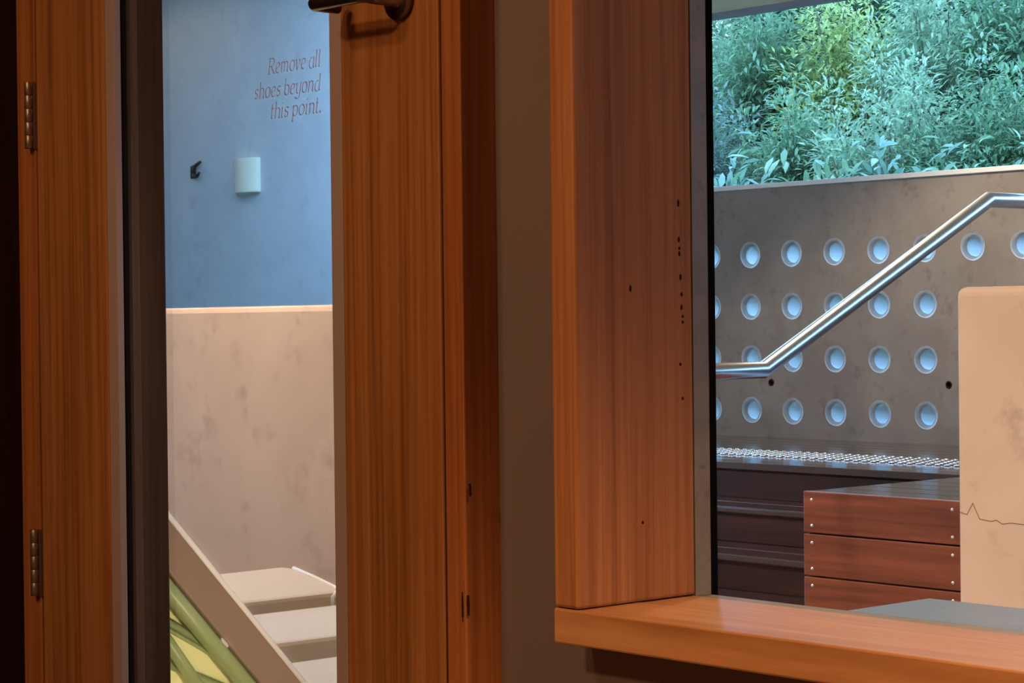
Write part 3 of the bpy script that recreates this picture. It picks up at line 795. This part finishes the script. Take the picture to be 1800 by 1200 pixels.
def shrub_mesh(seed, rad, hgt, nleaf, L_, W_, mat, nbr):
    """foliage of leaf clusters round branch tips; also the branches"""
    rng = random.Random(seed); bmL = bmesh.new(); bmB = bmesh.new(); tips = []
    for k in range(nbr):
        a = rng.uniform(0, 2*math.pi); rr = rad*math.sqrt(rng.random())
        h = hgt*(.35+.65*rng.random())*(1-.35*(rr/rad)**2)
        p0 = Vector((rr*.25*math.cos(a), rr*.25*math.sin(a), 0))
        p1 = Vector((rr*.7*math.cos(a), rr*.7*math.sin(a), h*.55)); p2 = Vector((rr*math.cos(a), rr*math.sin(a), h))
        tube(bmB, [p0, p1, p2], [.006, .004, .002], 5); tips += [(p2, 1), (p1.lerp(p2, .66), .8), (p1.lerp(p2, .33), .8), (p1, .7), (p0.lerp(p1, .7), .7), (p0.lerp(p1, .4), .6)]
    for k in range(nleaf):
        tp, wgt = rng.choice(tips)
        o = Vector([max(-1.4, min(1.4, rng.gauss(0, 1))) for _ in range(3)])
        p = tp + o*(rad*.17)
        out = (o.normalized() + Vector((p.x, p.y, 0)).normalized()*.4 + Vector((0, 0, .15)))
        s = rng.uniform(.6, 1.25)
        v = [bmL.verts.new(q) for q in leafm(rng, p, out, L_*s, W_*s)]
        for f in LF: bmL.faces.new([v[i] for i in f])
    a = bpy.data.meshes.new('foliage'); bmL.to_mesh(a); bmL.free(); a.materials.append(mat)
    b = bpy.data.meshes.new('branches'); bmB.to_mesh(b); bmB.free(); b.materials.append(MT['bark'])
    return a, b
LM = [leafmat('leaf_green', (.10, .20, .10), (.25, .37, .20)), leafmat('leaf_blue_green', (.09, .18, .12), (.22, .34, .24)),
      leafmat('leaf_pale', (.18, .29, .17), (.42, .52, .32)), leafmat('leaf_yellow', (.28, .36, .12), (.58, .62, .24)),
      leafmat('leaf_dark', (.07, .11, .08), (.16, .22, .17))]
KINDS = {
 'broad': (shrub_mesh(1, .36, 1.0, 2200, .105, .036, LM[1], 16), '', 'broad_leaf_shrub'),
 'broad2': (shrub_mesh(2, .36, 1.0, 2200, .095, .032, LM[0], 16), '', 'broad_leaf_shrub'),
 'fine': (shrub_mesh(3, .42, 1.15, 9500, .055, .017, LM[2], 24), '', 'fine_leaf_bush'),
 'fine2': (shrub_mesh(4, .42, 1.15, 9000, .06, .018, LM[0], 24), '', 'fine_leaf_bush'),
 'yellow': (shrub_mesh(6, .38, 1.05, 6000, .05, .016, LM[3], 20), '', 'fine_leaf_bush'),
 'dark': (shrub_mesh(7, .42, 1.15, 4000, .07, .022, LM[4], 26), '', 'fine_leaf_bush'),
}
lb = bmesh.new()
vv = [lb.verts.new(p) for p in leaf_shape(.12, .04, .012)]
for f in LF: lb.faces.new([vv[i] for i in f])
lf_me = []
for i in (0, 1, 2):
    m_ = bpy.data.meshes.new('leaf'); lb.to_mesh(m_); m_.materials.append(LM[i]); lf_me.append(m_)
lb.free()
def slope_z(y):
    pts_ = SLOPE
    for (a, za), (b, zb) in zip(pts_, pts_[1:]):
        if a <= y <= b: return za+(zb-za)*(y-a)/(b-a)
    return pts_[-1][1]
def shrub(kind, x, y, label, scale=1.0, big=0):
    (fm, bmh), _, nm = KINDS[kind]
    z = slope_z(y)-.05
    t = empty(nm, (x, y, z)); tag(t, label, 'shrub', 'shrubs beyond the disc wall')
    rz = random.uniform(0, 6.28)
    f = put('foliage', fm, None, t, (x, y, z), (0, 0, rz), (scale,)*3); f['kind'] = 'stuff'
    put('branches', bmh, None, t, (x, y, z), (0, 0, rz), (scale,)*3)
    for k in range(big):
        a = random.uniform(-2.6, -.5); rr = random.uniform(.25, .45)*scale; h = random.uniform(.45, 1.05)*scale
        put('leaf', lf_me[k % 3], None, t, (x+rr*math.cos(a), y+rr*math.sin(a), z+h), (random.uniform(-.6, .6), random.uniform(-.2, .9), a+random.uniform(-.9, .9)), (random.uniform(.7, 1.3),)*3)
for x, kd, lab in ((-9.25, 'broad', 'broad-leaved shrub just above the disc wall at the left of the window'), (-8.55, 'broad2', 'green leafy shrub just above the disc wall, second from the left'),
                   (-7.85, 'broad', 'glossy broad-leaved shrub just above the disc wall, third from the left'), (-7.15, 'broad2', 'green leafy shrub just above the wall at the right edge'),
                   (-6.45, 'broad', 'glossy shrub above the wall beyond the right edge')):
    shrub(kd, x, 10.0, lab, random.uniform(1.0, 1.1), 45)
for x, kd, lab in ((-10.5, 'dark', 'dark twiggy bush half-way up at the left of the window'), (-9.7, 'fine2', 'green fine-leaved bush in the middle row, left'),
                   (-8.9, 'fine', 'pale feathery bush in the middle of the slope'), (-8.1, 'fine2', 'green feathery bush in the middle row above the handrail bend'), (-7.3, 'fine', 'pale feathery bush in the middle row beyond the right edge')):
    shrub(kd, x, 11.1, lab, random.uniform(1.0, 1.12))
for x, kd, lab in ((-11.2, 'fine2', 'green bush under the soffit beam at the upper left'), (-10.35, 'yellow', 'yellow-green bush at the top of the slope'), (-9.5, 'fine', 'pale bush at the top of the slope right of the yellow one'),
                   (-8.65, 'fine2', 'green bush at the top right of the slope'), (-7.8, 'fine', 'pale bush in the upper right corner')):
    shrub(kd, x, 12.5, lab, 1.3)
for x, kd, lab in ((-12.6, 'fine', 'pale bush behind the row under the soffit beam'), (-11.6, 'broad2', 'broad-leaved shrub behind the yellow-green bush'), (-10.6, 'fine2', 'green bush behind the pale top bush'), (-9.6, 'broad2', 'broad-leaved shrub behind the top right bush')):
    shrub(kd, x, 14.0, lab, 1.6)
# more of the planting to the right of the frame
for row, y, kds, sc_k, xs in (('front', 10.0, ('broad2', 'broad'), 1.05, (-5.7, -4.95, -4.2, -3.4)), ('middle', 11.1, ('fine2', 'fine'), 1.08, (-6.45, -5.6, -4.75, -3.9)), ('top', 12.5, ('fine2', 'fine'), 1.3, (-6.8, -5.7, -4.6, -3.5))):
    for i, x in enumerate(xs):
        shrub(kds[i % 2], x, y, 'bush in the %s row right of the frame, %s from it' % (row, ('nearest', 'second', 'third', 'farthest')[i]), sc_k)
